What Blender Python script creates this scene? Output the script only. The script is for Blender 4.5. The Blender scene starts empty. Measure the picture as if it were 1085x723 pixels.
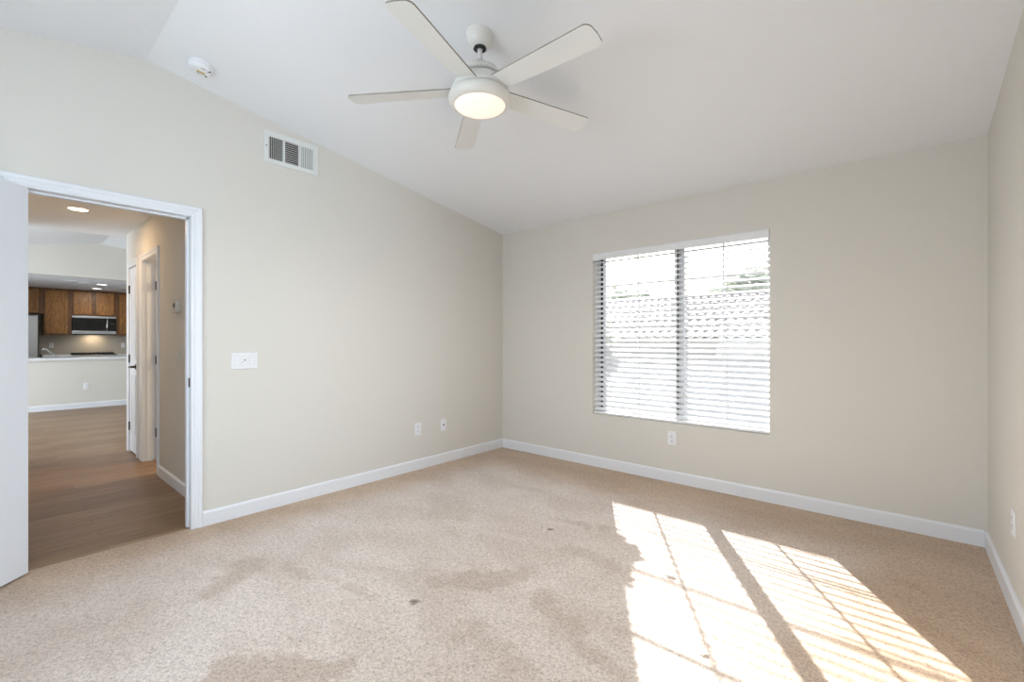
import bpy, bmesh, math, random
from mathutils import Vector, Matrix
random.seed(7)
S = bpy.context.scene
COL = S.collection
PI = math.pi

# ------------------------------------------------------------------ camera
CAM_H = 1.228
YAW = math.atan((957 - 542.5) / 478.0)          # looking to the left of the window wall's normal
cd = bpy.data.cameras.new('camera')
cd.sensor_width = 36.0
cd.lens = 478.0 / 1085.0 * 36.0
cd.clip_start = 0.02
cam = bpy.data.objects.new('camera', cd); COL.objects.link(cam)
cam.location = (0, 0, CAM_H)
cam.rotation_euler = (PI / 2, 0, YAW)
S.camera = cam

# ------------------------------------------------------------------ light
EXPOSURE = 0.90
SKY = 0.28
SUN = 15.5
SUN_DIR = Vector((0.90, -1.47, -1.0))           # direction the sunlight travels
S.view_settings.view_transform = 'Standard'
S.view_settings.look = 'None'
S.view_settings.gamma = 1.0
S.view_settings.use_curve_mapping = False
S.view_settings.exposure = EXPOSURE
w = bpy.data.worlds.new('world'); S.world = w
w.use_nodes = True
nt = w.node_tree
bg = nt.nodes['Background']
sky = nt.nodes.new('ShaderNodeTexSky')
sky.sky_type = 'NISHITA'
sky.sun_disc = False
sky.sun_elevation = math.radians(30)
sky.sun_rotation = math.atan2(-SUN_DIR.x, -SUN_DIR.y)
sky.dust_density = 3.0
mixw = nt.nodes.new('ShaderNodeMix'); mixw.data_type = 'RGBA'
mixw.inputs[0].default_value = 0.55
mixw.inputs[7].default_value = (3.0, 3.15, 3.4, 1)   # bright thin overcast over the clear sky
nt.links.new(sky.outputs[0], mixw.inputs[6])
nt.links.new(mixw.outputs[2], bg.inputs[0])
bg.inputs[1].default_value = SKY

def light(name, kind, loc, energy, color=(1, 1, 1), direction=None, size=None, size_y=None, shape=None, spread=None, radius=None):
    l = bpy.data.lights.new(name, kind); l.energy = energy; l.color = color
    if kind == 'AREA':
        l.shape = shape or ('RECTANGLE' if size_y else 'DISK'); l.size = size
        if size_y: l.size_y = size_y
        if spread: l.spread = spread
    if radius is not None: l.shadow_soft_size = radius
    o = bpy.data.objects.new(name, l); COL.objects.link(o); o.location = loc
    if direction is not None:
        o.rotation_euler = Vector(direction).to_track_quat('-Z', 'Y').to_euler()
    return o

sun = light('sun', 'SUN', (-6, 10, 8), SUN, (1.0, 0.98, 0.96), SUN_DIR)
sun.data.angle = math.radians(0.53)
# fill lamps outside two added windows near the camera; daylight by the bedroom window and by the great room's glass doors
light('fill_lamp_side', 'AREA', (0.54, -0.60, 1.35), 40, (0.68, 0.84, 1.0), (-1, 0, -0.05), 0.95, 1.6)
light('fill_lamp_back', 'AREA', (-1.75, -1.34, 1.5), 22, (0.84, 0.92, 1.0), (0, 1, 0.3), 2.0, 1.2)
portal = light('daylight_front_window', 'AREA', (-1.54, 4.06, 1.3), 1, (1, 1, 1), (0, -1, 0.0), 1.6, 1.6)
portal.data.cycles.is_portal = True
light('daylight_great_room', 'AREA', (-9.2, -2.75, 1.3), 104, (0.78, 0.90, 1.0), (0, 1, 0.4), 3.2, 2.2)

# ------------------------------------------------------------------ materials
def srgb(c):
    def f(v):
        v /= 255.0
        return v / 12.92 if v <= 0.04045 else ((v + 0.055) / 1.055) ** 2.4
    return tuple(f(v) for v in c) + (1.0,)

def mat(name, rgb, rough=0.5, metal=0.0, spec=0.5, bump=None, coat=0.0, var=None):
    """procedural material: flat colour, optional noise bump (scale, strength, distance), optional colour variation (scale, amount)"""
    m = bpy.data.materials.new(name); m.use_nodes = True
    n = m.node_tree.nodes; L = m.node_tree.links
    b = n['Principled BSDF']
    b.inputs['Base Color'].default_value = srgb(rgb)
    b.inputs['Roughness'].default_value = rough
    b.inputs['Metallic'].default_value = metal
    b.inputs['Specular IOR Level'].default_value = spec
    if coat: b.inputs['Coat Weight'].default_value = coat
    if bump or var:
        tc = n.new('ShaderNodeTexCoord')
    if bump:
        t = n.new('ShaderNodeTexNoise'); t.inputs['Scale'].default_value = bump[0]; t.inputs['Detail'].default_value = 4
        L.new(tc.outputs['Object'], t.inputs['Vector'])
        bp = n.new('ShaderNodeBump'); bp.inputs['Strength'].default_value = bump[1]; bp.inputs['Distance'].default_value = bump[2]
        L.new(t.outputs['Fac'], bp.inputs['Height']); L.new(bp.outputs[0], b.inputs['Normal'])
    if var:
        t = n.new('ShaderNodeTexNoise'); t.inputs['Scale'].default_value = var[0]; t.inputs['Detail'].default_value = 3
        L.new(tc.outputs['Object'], t.inputs['Vector'])
        mx = n.new('ShaderNodeMix'); mx.data_type = 'RGBA'
        c = srgb(rgb)
        mx.inputs[6].default_value = tuple(v * (1 - var[1]) for v in c[:3]) + (1,)
        mx.inputs[7].default_value = tuple(min(1, v * (1 + var[1])) for v in c[:3]) + (1,)
        L.new(t.outputs['Fac'], mx.inputs[0]); L.new(mx.outputs[2], b.inputs['Base Color'])
    return m

def emit(name, rgb, strength):
    m = bpy.data.materials.new(name); m.use_nodes = True
    b = m.node_tree.nodes['Principled BSDF']
    b.inputs['Base Color'].default_value = srgb(rgb)
    b.inputs['Emission Color'].default_value = srgb(rgb)
    b.inputs['Emission Strength'].default_value = strength
    return m

M = {}
M['wall'] = mat('wall_paint', (223, 219, 211), 0.75, spec=0.25, bump=(70, 0.10, 0.004))
M['ceiling'] = mat('ceiling_paint', (241, 243, 246), 0.85, spec=0.2, bump=(60, 0.12, 0.004))
M['trim'] = mat('white_trim_paint', (236, 238, 242), 0.35, spec=0.4)
M['door'] = mat('white_door_paint', (236, 239, 245), 0.4, spec=0.4)
M['plastic'] = mat('white_plastic', (238, 239, 242), 0.35)
M['ivory'] = mat('ivory_plastic', (205, 198, 182), 0.4)
M['dark'] = mat('dark_slot', (28, 27, 26), 0.6)
M['grey_and_shade'] = mat('dark_grey_and_shade', (60, 56, 52), 0.9)  # dark grey for small parts and for shade painted behind louvres
M['fan'] = mat('fan_white_enamel', (232, 231, 226), 0.4)
M['blade'] = mat('fan_white_blade', (238, 240, 238), 0.45, var=(3, 0.03))
M['blade_edge'] = mat('fan_blade_edge', (150, 146, 138), 0.6)
M['lens'] = emit('fan_lamp_glass', (255, 241, 226), 0.30)
M['slat'] = mat('white_blind_slat', (240, 241, 243), 0.45, spec=0.4)
M['cord'] = mat('blind_cord', (225, 225, 225), 0.8)
M['alum'] = mat('window_aluminium', (200, 201, 203), 0.45)
M['alumd'] = mat('window_seal', (35, 34, 33), 0.6)
M['vent'] = mat('vent_white_enamel', (230, 231, 228), 0.45)
M['bronze'] = mat('dark_bronze', (58, 48, 40), 0.4, metal=0.8)
M['hallwall'] = M['wall']
M['yellow'] = mat('yellow_label', (214, 190, 104), 0.6)
M['steel'] = mat('brushed_steel', (190, 192, 195), 0.32, metal=0.9, bump=(30, 0.05, 0.001))
M['chrome'] = mat('bright_chrome', (225, 226, 228), 0.18, metal=1.0)
M['black'] = mat('black_glass', (14, 13, 13), 0.12)
M['iron'] = mat('black_iron', (18, 18, 18), 0.6)
M['quartz'] = mat('white_counter', (233, 234, 236), 0.25, var=(12, 0.06))
M['splash'] = mat('grey_backsplash', (186, 180, 170), 0.4, var=(6, 0.05))
M['nickel'] = mat('satin_nickel', (190, 182, 170), 0.35, metal=0.9)
M['tile'] = mat('beige_tile', (222, 205, 170), 0.4)
M['stucco'] = mat('stucco', (196, 197, 200), 0.9, bump=(40, 0.3, 0.01))
M['fascia'] = mat('painted_fascia', (170, 165, 160), 0.7)
def leaf_mat():
    m = mat('pale_leaf', (180, 184, 174), 0.6, var=(5, 0.15))
    n = m.node_tree.nodes; L = m.node_tree.links
    t = n.new('ShaderNodeBsdfTranslucent'); t.inputs[0].default_value = srgb((196, 202, 190))
    mx = n.new('ShaderNodeMixShader'); mx.inputs[0].default_value = 0.5
    L.new(n['Principled BSDF'].outputs[0], mx.inputs[1]); L.new(t.outputs[0], mx.inputs[2]); L.new(mx.outputs[0], n['Material Output'].inputs[0])
    return m
M['leaf'] = leaf_mat()
M['bark'] = mat('bark_brown', (100, 82, 64), 0.9, bump=(20, 0.5, 0.02))
M['ground'] = mat('pale_gravel', (185, 182, 178), 0.95, bump=(25, 0.5, 0.02))

def glass():
    m = bpy.data.materials.new('clear_glass'); m.use_nodes = True
    n = m.node_tree.nodes; L = m.node_tree.links
    out = n['Material Output']; n.remove(n['Principled BSDF'])
    tr = n.new('ShaderNodeBsdfTransparent'); tr.inputs[0].default_value = (0.96, 0.97, 0.97, 1)
    gl = n.new('ShaderNodeBsdfGlossy'); gl.inputs['Roughness'].default_value = 0.02
    fr = n.new('ShaderNodeFresnel'); fr.inputs[0].default_value = 1.45
    mx = n.new('ShaderNodeMixShader')
    L.new(fr.outputs[0], mx.inputs[0]); L.new(tr.outputs[0], mx.inputs[1]); L.new(gl.outputs[0], mx.inputs[2])
    L.new(mx.outputs[0], out.inputs[0])
    return m
M['glass'] = glass()

def wood_cabinet(name, ca, cb):
    m = bpy.data.materials.new(name); m.use_nodes = True
    n = m.node_tree.nodes; L = m.node_tree.links; b = n['Principled BSDF']
    tc = n.new('ShaderNodeTexCoord'); mp = n.new('ShaderNodeMapping')
    mp.inputs['Scale'].default_value = (7, 7, 1.4)
    no = n.new('ShaderNodeTexNoise'); no.inputs['Scale'].default_value = 3.2; no.inputs['Detail'].default_value = 6; no.inputs['Distortion'].default_value = 1.6
    wv = n.new('ShaderNodeTexNoise'); wv.inputs['Scale'].default_value = 28; wv.inputs['Detail'].default_value = 3
    cr = n.new('ShaderNodeValToRGB')
    cr.color_ramp.elements[0].position = 0.3; cr.color_ramp.elements[0].color = srgb(ca)
    cr.color_ramp.elements[1].position = 0.72; cr.color_ramp.elements[1].color = srgb(cb)
    ad = n.new('ShaderNodeMix'); ad.data_type = 'FLOAT'; ad.inputs[0].default_value = 0.3
    L.new(tc.outputs['Object'], mp.inputs[0]); L.new(mp.outputs[0], no.inputs[0]); L.new(mp.outputs[0], wv.inputs[0])
    L.new(no.outputs[0], ad.inputs[2]); L.new(wv.outputs[0], ad.inputs[3])
    L.new(ad.outputs[0], cr.inputs[0]); L.new(cr.outputs[0], b.inputs['Base Color'])
    b.inputs['Roughness'].default_value = 0.45
    return m
M['oak'] = wood_cabinet('oak_cabinet', (90, 58, 24), (172, 118, 58))
M['oak_shaded'] = wood_cabinet('oak_frame_shaded', (62, 38, 16), (118, 78, 38))  # oak darkened to paint in the shadow lines around the doors

def plank_floor():
    """wood-look planks running across the hall (long side along Y)"""
    m = bpy.data.materials.new('plank_floor'); m.use_nodes = True
    n = m.node_tree.nodes; L = m.node_tree.links; b = n['Principled BSDF']
    tc = n.new('ShaderNodeTexCoord')
    mp = n.new('ShaderNodeMapping'); mp.inputs['Rotation'].default_value = (0, 0, PI / 2)
    br = n.new('ShaderNodeTexBrick')
    br.inputs['Scale'].default_value = 1.0
    br.inputs['Brick Width'].default_value = 1.22; br.inputs['Row Height'].default_value = 0.18
    br.inputs['Mortar Size'].default_value = 0.0012; br.inputs['Mortar Smooth'].default_value = 0.3
    br.offset = 0.37; br.inputs['Bias'].default_value = 0.0
    br.inputs['Color1'].default_value = srgb((144, 111, 80)); br.inputs['Color2'].default_value = srgb((164, 131, 98))
    br.inputs['Mortar'].default_value = srgb((100, 82, 66))
    L.new(tc.outputs['Object'], mp.inputs[0]); L.new(mp.outputs[0], br.inputs[0])
    m2 = n.new('ShaderNodeMapping'); m2.inputs['Scale'].default_value = (26, 1.6, 1)
    no = n.new('ShaderNodeTexNoise'); no.inputs['Scale'].default_value = 1.6; no.inputs['Detail'].default_value = 6; no.inputs['Distortion'].default_value = 0.8
    L.new(tc.outputs['Object'], m2.inputs[0]); L.new(m2.outputs[0], no.inputs[0])
    cr = n.new('ShaderNodeValToRGB')
    cr.color_ramp.elements[0].position = 0.3; cr.color_ramp.elements[0].color = (0.55, 0.53, 0.50, 1)
    cr.color_ramp.elements[1].position = 0.7; cr.color_ramp.elements[1].color = (1.1, 1.1, 1.1, 1)
    L.new(no.outputs[0], cr.inputs[0])
    mx = n.new('ShaderNodeMix'); mx.data_type = 'RGBA'; mx.blend_type = 'MULTIPLY'; mx.inputs[0].default_value = 0.9
    L.new(br.outputs[0], mx.inputs[6]); L.new(cr.outputs[0], mx.inputs[7]); L.new(mx.outputs[2], b.inputs['Base Color'])
    b.inputs['Roughness'].default_value = 0.42
    return m
M['plank'] = plank_floor()

def carpet():
    m = bpy.data.materials.new('cut_pile_carpet'); m.use_nodes = True
    n = m.node_tree.nodes; L = m.node_tree.links; b = n['Principled BSDF']
    tc = n.new('ShaderNodeTexCoord')
    def noise(scale, detail=3, dist=0.0, vec=None):
        t = n.new('ShaderNodeTexNoise'); t.inputs['Scale'].default_value = scale; t.inputs['Detail'].default_value = detail; t.inputs['Distortion'].default_value = dist
        L.new(vec or tc.outputs['Object'], t.inputs['Vector']); return t.outputs['Fac']
    def math_(op, a, bb=None, clamp=False):
        t = n.new('ShaderNodeMath'); t.operation = op; t.use_clamp = clamp
        for i, v in enumerate((a, bb)):
            if v is None: continue
            if isinstance(v, (int, float)): t.inputs[i].default_value = v
            else: L.new(v, t.inputs[i])
        return t.outputs[0]
    def ramp(v, lo, hi):
        t = n.new('ShaderNodeMapRange'); t.interpolation_type = 'SMOOTHSTEP'
        t.inputs[1].default_value = lo; t.inputs[2].default_value = hi
        L.new(v, t.inputs[0]); return t.outputs[0]
    sep = n.new('ShaderNodeSeparateXYZ'); L.new(tc.outputs['Object'], sep.inputs[0])
    wob = noise(2.2, 4, 0.6)
    wobs = math_('MULTIPLY', math_('SUBTRACT', wob, 0.5), 0.9)
    # browner border along the walls: pile colour plus shade painted in; greyer middle
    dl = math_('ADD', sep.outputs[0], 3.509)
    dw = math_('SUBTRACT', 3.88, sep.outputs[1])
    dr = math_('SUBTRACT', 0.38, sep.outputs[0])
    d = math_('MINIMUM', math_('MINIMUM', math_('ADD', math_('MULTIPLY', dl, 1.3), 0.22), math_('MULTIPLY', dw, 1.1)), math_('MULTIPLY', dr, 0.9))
    border_mix = ramp(math_('ADD', d, math_('MULTIPLY', wobs, 0.6)), 0.30, 1.02)
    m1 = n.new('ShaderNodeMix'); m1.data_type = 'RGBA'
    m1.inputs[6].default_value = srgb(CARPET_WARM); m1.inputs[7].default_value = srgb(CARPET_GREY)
    L.new(border_mix, m1.inputs[0])
    # swept pile: strokes and scuffs where the pile lies the other way
    def vm(op, a, bb=None, out='Vector'):
        t = n.new('ShaderNodeVectorMath'); t.operation = op
        for i, v in enumerate((a, bb)):
            if v is None: continue
            if isinstance(v, tuple): t.inputs[i].default_value = v
            else: L.new(v, t.inputs[i])
        return t.outputs[out]
    edge = math_('MULTIPLY', math_('SUBTRACT', noise(9, 5, 0.8), 0.5), 0.26)
    marks = None
    for (ax, ay, bx, by, r, soft, amt) in MARKS:
        e = Vector((bx - ax, by - ay, 0)); l2 = e.length_squared
        pa = vm('SUBTRACT', tc.outputs['Object'], (ax, ay, 0.0))
        t_ = math_('MULTIPLY', vm('DOT_PRODUCT', pa, tuple(e), 'Value'), 1.0 / l2, True)
        sc = n.new('ShaderNodeVectorMath'); sc.operation = 'SCALE'; sc.inputs[0].default_value = tuple(e); L.new(t_, sc.inputs['Scale'])
        dist = vm('LENGTH', vm('SUBTRACT', pa, sc.outputs[0]), None, 'Value')
        k = math_('MULTIPLY', math_('SUBTRACT', 1.0, ramp(math_('ADD', dist, edge), r - soft, r + soft)), amt)
        marks = k if marks is None else math_('MAXIMUM', marks, k)
    mp = n.new('ShaderNodeMapping'); mp.inputs['Rotation'].default_value = (0, 0, math.radians(60)); mp.inputs['Scale'].default_value = (1.0, 1.8, 1)
    L.new(tc.outputs['Object'], mp.inputs[0])
    st = noise(1.7, 6, 0.5, mp.outputs[0])
    sw = math_('SUBTRACT', math_('ADD', math_('MULTIPLY', ramp(st, 0.34, 0.64), 0.5), 0.5), marks, True)
    m2 = n.new('ShaderNodeMix'); m2.data_type = 'RGBA'; m2.blend_type = 'MULTIPLY'; m2.inputs[0].default_value = 1.0
    cr = n.new('ShaderNodeValToRGB')
    cr.color_ramp.elements[0].color = (0.77, 0.715, 0.665, 1); cr.color_ramp.elements[1].color = (1.0, 1.0, 1.0, 1)
    L.new(sw, cr.inputs[0]); L.new(m1.outputs[2], m2.inputs[6]); L.new(cr.outputs[0], m2.inputs[7])
    # yarn tips: light tufts with dark flecks between them
    fib = noise(60, 4, 0.3)
    tv = n.new('ShaderNodeTexVoronoi'); tv.inputs['Scale'].default_value = 250; L.new(tc.outputs['Object'], tv.inputs['Vector'])
    sc_ = n.new('ShaderNodeSeparateColor'); L.new(tv.outputs['Color'], sc_.inputs[0])
    tv2 = n.new('ShaderNodeTexVoronoi'); tv2.inputs['Scale'].default_value = 130; L.new(tc.outputs['Object'], tv2.inputs['Vector'])
    sc2 = n.new('ShaderNodeSeparateColor'); L.new(tv2.outputs['Color'], sc2.inputs[0])
    fine = math_('ADD', math_('ADD', math_('MULTIPLY', ramp(sc_.outputs[0], 0.0, 0.75), 0.5), math_('MULTIPLY', ramp(sc2.outputs[0], 0.0, 0.6), 0.25)), math_('MULTIPLY', ramp(fib, 0.32, 0.58), 0.25))
    m3 = n.new('ShaderNodeMix'); m3.data_type = 'RGBA'; m3.blend_type = 'MULTIPLY'; m3.inputs[0].default_value = 1.0
    cr2 = n.new('ShaderNodeValToRGB')
    cr2.color_ramp.elements[0].color = (0.52, 0.48, 0.45, 1); cr2.color_ramp.elements[1].color = (1.16, 1.16, 1.16, 1)
    L.new(fine, cr2.inputs[0]); L.new(m2.outputs[2], m3.inputs[6]); L.new(cr2.outputs[0], m3.inputs[7])
    # four dark dents where furniture feet stood
    last = m3.outputs[2]
    dent_sum = None
    for (x, y, r) in DENTS:
        vd = n.new('ShaderNodeVectorMath'); vd.operation = 'DISTANCE'
        L.new(tc.outputs['Object'], vd.inputs[0]); vd.inputs[1].default_value = (x, y, 0)
        k = math_('SUBTRACT', 1.0, ramp(math_('ADD', vd.outputs['Value'], math_('MULTIPLY', math_('SUBTRACT', fib, 0.5), 0.05)), r * 0.4, r))
        dent_sum = k if dent_sum is None else math_('MAXIMUM', dent_sum, k)
    m4 = n.new('ShaderNodeMix'); m4.data_type = 'RGBA'
    m4.inputs[7].default_value = srgb((92, 74, 58))
    L.new(math_('MULTIPLY', dent_sum, 0.75), m4.inputs[0]); L.new(last, m4.inputs[6])
    L.new(m4.outputs[2], b.inputs['Base Color'])
    b.inputs['Roughness'].default_value = 1.0; b.inputs['Specular IOR Level'].default_value = 0.05
    b.inputs['Sheen Weight'].default_value = 0.25; b.inputs['Sheen Roughness'].default_value = 0.6
    h = math_('SUBTRACT', math_('ADD', fine, math_('MULTIPLY', wob, 0.6)), math_('MULTIPLY', dent_sum, 1.0))
    bp = n.new('ShaderNodeBump'); bp.inputs['Strength'].default_value = 0.35; bp.inputs['Distance'].default_value = 0.008
    L.new(h, bp.inputs['Height']); L.new(bp.outputs[0], b.inputs['Normal'])
    return m
MARKS = [(-1.80, 1.50, -1.53, 1.83, 0.05, 0.04, 0.8), (-1.62, 1.62, -1.52, 1.80, 0.07, 0.04, 0.8), (-2.55, 1.05, -1.95, 1.20, 0.012, 0.03, 0.5), (-1.10, 1.56, -0.80, 1.52, 0.03, 0.04, 0.5),
         (-0.30, 2.95, 0.10, 3.05, 0.02, 0.05, 0.35), (0.05, 2.65, 0.30, 2.50, 0.03, 0.05, 0.4), (-1.33, 1.73, -0.93, 1.54, 0.05, 0.04, 0.6), (-1.36, 1.31, -1.10, 1.29, 0.07, 0.05, 0.6),
         (-1.865, 2.526, -1.444, 2.623, 0.025, 0.03, 0.6), (-1.50, 2.22, -1.06, 2.22, 0.05, 0.05, 0.6), (-2.55, 0.70, -2.70, 0.93, 0.07, 0.05, 0.9),
         (-1.90, 0.57, -1.60, 0.82, 0.07, 0.04, 1.0), (-2.95, -0.05, -2.45, 0.30, 0.22, 0.18, 0.6)]
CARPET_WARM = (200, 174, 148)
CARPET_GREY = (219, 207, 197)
DENTS = [(-1.738, 1.303, 0.028), (-1.739, 2.386, 0.027), (-0.907, 2.302, 0.032), (-0.582, 1.818, 0.018)]
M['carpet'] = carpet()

# ------------------------------------------------------------------ mesh helpers
def box(bm, lo, hi, bev=0.0, rot=None, piv=None):
    r = bmesh.ops.create_cube(bm, size=1.0)
    vs = r['verts']
    c = [(lo[i] + hi[i]) / 2 for i in range(3)]; d = [abs(hi[i] - lo[i]) for i in range(3)]
    for v in vs: v.co = Vector((v.co[i] * d[i] + c[i] for i in range(3)))
    if bev > 0:
        es = list({e for v in vs for e in v.link_edges})
        res = bmesh.ops.bevel(bm, geom=es, offset=min(bev, min(d) * 0.45), segments=2, affect='EDGES', profile=0.6)
        vs = list({v for f in res['faces'] for v in f.verts} | {v for v in vs if v.is_valid})
    if rot is not None:
        bmesh.ops.rotate(bm, verts=vs, cent=piv or c, matrix=rot)
    return vs

def prism(bm, pts, axis, a, b):
    """closed polygon pts (2D) extruded along an axis from a to b; axis x: pts are (y, z), y: (x, z), z: (x, y)"""
    def P(p, t):
        return {'x': (t, p[0], p[1]), 'y': (p[0], t, p[1]), 'z': (p[0], p[1], t)}[axis]
    v0 = [bm.verts.new(P(p, a)) for p in pts]; v1 = [bm.verts.new(P(p, b)) for p in pts]
    n = len(pts); fs = []
    fs.append(bm.faces.new(v0)); fs.append(bm.faces.new(list(reversed(v1))))
    for i in range(n):
        fs.append(bm.faces.new((v0[i], v1[i], v1[(i + 1) % n], v0[(i + 1) % n])))
    bmesh.ops.recalc_face_normals(bm, faces=fs)
    return v0 + v1

def lathe(bm, prof, seg=48, mtx=None):
    """profile (r, z) revolved about Z"""
    rings = []; new = []
    for r, z in prof:
        if r < 1e-6:
            v = bm.verts.new((0, 0, z)); rings.append([v]); new.append(v)
        else:
            ring = [bm.verts.new((r * math.cos(2 * PI * i / seg), r * math.sin(2 * PI * i / seg), z)) for i in range(seg)]
            rings.append(ring); new += ring
    fs = []
    for A, B in zip(rings, rings[1:]):
        if len(A) == 1 and len(B) == 1: continue
        for i in range(seg):
            j = (i + 1) % seg
            if len(A) == 1: fs.append(bm.faces.new((A[0], B[i], B[j])))
            elif len(B) == 1: fs.append(bm.faces.new((A[i], B[0], A[j])))
            else: fs.append(bm.faces.new((A[i], B[i], B[j], A[j])))
    bmesh.ops.recalc_face_normals(bm, faces=fs)
    for f in fs: f.smooth = True
    if mtx is not None: bmesh.ops.transform(bm, matrix=mtx, verts=new)
    return new

def tube(bm, pts, r, seg=10, r2=None):
    pts = [Vector(p) for p in pts]; rings = []
    n = len(pts)
    for i, p in enumerate(pts):
        d = (pts[min(i + 1, n - 1)] - pts[max(i - 1, 0)]).normalized()
        q = d.to_track_quat('Z', 'Y')
        rr = r if r2 is None else r + (r2 - r) * i / (n - 1)
        rings.append([bm.verts.new(p + q @ Vector((rr * math.cos(2 * PI * k / seg), rr * math.sin(2 * PI * k / seg), 0))) for k in range(seg)])
    fs = []
    for A, B in zip(rings, rings[1:]):
        for k in range(seg):
            fs.append(bm.faces.new((A[k], A[(k + 1) % seg], B[(k + 1) % seg], B[k])))
    fs.append(bm.faces.new(rings[0])); fs.append(bm.faces.new(list(reversed(rings[-1]))))
    bmesh.ops.recalc_face_normals(bm, faces=fs)
    for f in fs: f.smooth = True

def obj(name, bm, m, parent=None, smooth=False, label=None):
    me = bpy.data.meshes.new(name); bm.to_mesh(me); bm.free()
    o = bpy.data.objects.new(name, me); COL.objects.link(o)
    for mm in (m if isinstance(m, (list, tuple)) else [m]):
        me.materials.append(M[mm] if isinstance(mm, str) else mm)
    if smooth:
        for p in me.polygons: p.use_smooth = True
    if parent is not None: o.parent = parent
    if label: o['label'] = label
    return o

def B(): return bmesh.new()

def thing(name, label, cat, loc=(0, 0, 0), rot=(0, 0, 0), group=None):
    o = bpy.data.objects.new(name, None); COL.objects.link(o)
    o.location = loc; o.rotation_euler = rot; o.empty_display_size = 0.05
    o['label'] = label; o['category'] = cat
    if group: o['group'] = group
    return o

def struct(name, bm, m, parent=None):
    o = obj(name, bm, m, parent)
    if parent is None: o['kind'] = 'structure'
    return o

def boxobj(name, boxes, m, parent=None, bev=0.0, label=None):
    bm = B()
    for lo, hi in boxes: box(bm, lo, hi, bev)
    return obj(name, bm, m, parent, label=label)

# ------------------------------------------------------------------ room shell
XL, XR, YF, YB = -3.509, 0.38, 3.88, -1.20
TH = 0.121
RIDGE_Y, SL, SL2 = 0.62, 0.1515, 0.19
ZC = 2.459
def ceil_z(y):
    if y >= RIDGE_Y: return ZC + SL * (YF - y)
    return ZC + SL * (YF - RIDGE_Y) - SL2 * (RIDGE_Y - y)
def top_profile(y0, y1):
    ys = [y0] + ([RIDGE_Y] if y0 < RIDGE_Y < y1 else []) + [y1]
    return [(y, ceil_z(y)) for y in ys]

# floor (carpet)
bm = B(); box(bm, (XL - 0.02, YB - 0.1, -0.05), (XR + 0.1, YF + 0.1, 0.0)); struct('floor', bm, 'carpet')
# ceiling: two slopes meeting over the room
bm = B()
p = top_profile(YB - 0.15, YF + 0.2)
prism(bm, p + [(y, z + 0.14) for y, z in reversed(p)], 'x', XL - 0.12, XR + 0.12)
struct('ceiling', bm, 'ceiling')

# left wall with the doorway
DY0, DY1, DZ = 0.062, 0.862, 2.052
def yz_wall(name, y0, y1, z0, x0, x1):
    pass
bm = B()
def yz_seg(y0, y1, z0):
    t = top_profile(y0, y1)
    prism(bm, [(y0, z0), (y1, z0)] + [(y, z + 0.02) for y, z in reversed(t)], 'x', XL - TH, XL)
yz_seg(YB - 0.1, DY0, -0.05); yz_seg(DY1, YF + 0.15, -0.05); yz_seg(DY0, DY1, DZ)
struct('wall_left', bm, 'wall')
# right wall, with a tall unseen window added for fill light
SY0, SY1, SZ0, SZ1 = -1.08, -0.12, 0.50, 2.20
bm = B()
def yz_right(y0, y1, z0):
    t = top_profile(y0, y1)
    prism(bm, [(y0, z0), (y1, z0)] + [(y, z + 0.02) for y, z in reversed(t)], 'x', XR, XR + TH)
yz_right(YB - 0.1, SY0, -0.05); yz_right(SY1, YF + 0.15, -0.05); yz_right(SY0, SY1, SZ1)
box(bm, (XR, SY0, -0.05), (XR + TH, SY1, SZ0))
struct('wall_right', bm, 'wall')
# window wall
WX0, WX1, WZ0, WZ1 = -2.312, -0.768, 0.513, 2.084
WD = 0.16
bm = B()
zt = ZC + 0.02
box(bm, (XL - TH, YF, -0.05), (WX0, YF + WD, zt)); box(bm, (WX1, YF, -0.05), (XR + TH, YF + WD, zt))
box(bm, (WX0, YF, -0.05), (WX1, YF + WD, WZ0)); box(bm, (WX0, YF, WZ1), (WX1, YF + WD, zt))
struct('wall_front', bm, 'wall')
# back wall behind the viewer, with a window added for fill light
bm = B(); zt = ceil_z(YB) + 0.02
BX0, BX1, BZ0, BZ1 = -2.75, -0.75, 0.85, 2.15
box(bm, (XL - TH, YB - 0.12, -0.05), (BX0, YB, zt)); box(bm, (BX1, YB - 0.12, -0.05), (XR + TH, YB, zt))
box(bm, (BX0, YB - 0.12, -0.05), (BX1, YB, BZ0)); box(bm, (BX0, YB - 0.12, BZ1), (BX1, YB, zt))
struct('wall_back', bm, 'wall')

# baseboards
BBH, BBT = 0.098, 0.014
def bb_prof(s):  # profile pushed out from the wall: (offset, z)
    return [(0, 0), (BBT, 0), (BBT, BBH - 0.012), (BBT - 0.006, BBH - 0.002), (0, BBH)]
CAS = 0.062                                          # casing width
def baseboard_x(name, y, sgn, x0, x1, z0=0.0):       # board on a wall whose normal is sgn*Y
    bm = B(); prism(bm, [(y + sgn * o, z + z0) for o, z in bb_prof(1)], 'x', x0, x1); return struct(name, bm, 'trim')
def baseboard_y(name, x, sgn, y0, y1, z0=0.0):
    bm = B(); prism(bm, [(x + sgn * o, z + z0) for o, z in bb_prof(1)], 'y', y0, y1); return struct(name, bm, 'trim')
baseboard_y('baseboard_left', XL, 1, DY1 - 0.012 + CAS, YF)
baseboard_x('baseboard_front', YF, -1, XL + BBT, XR - BBT)
baseboard_y('baseboard_right', XR, -1, YB, YF)
baseboard_x('baseboard_back', YB, 1, XL, XR - BBT)

# ------------------------------------------------------------------ bedroom doorway: jamb, casing
def casing(bm, side, wallx=None):
    pass
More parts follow.
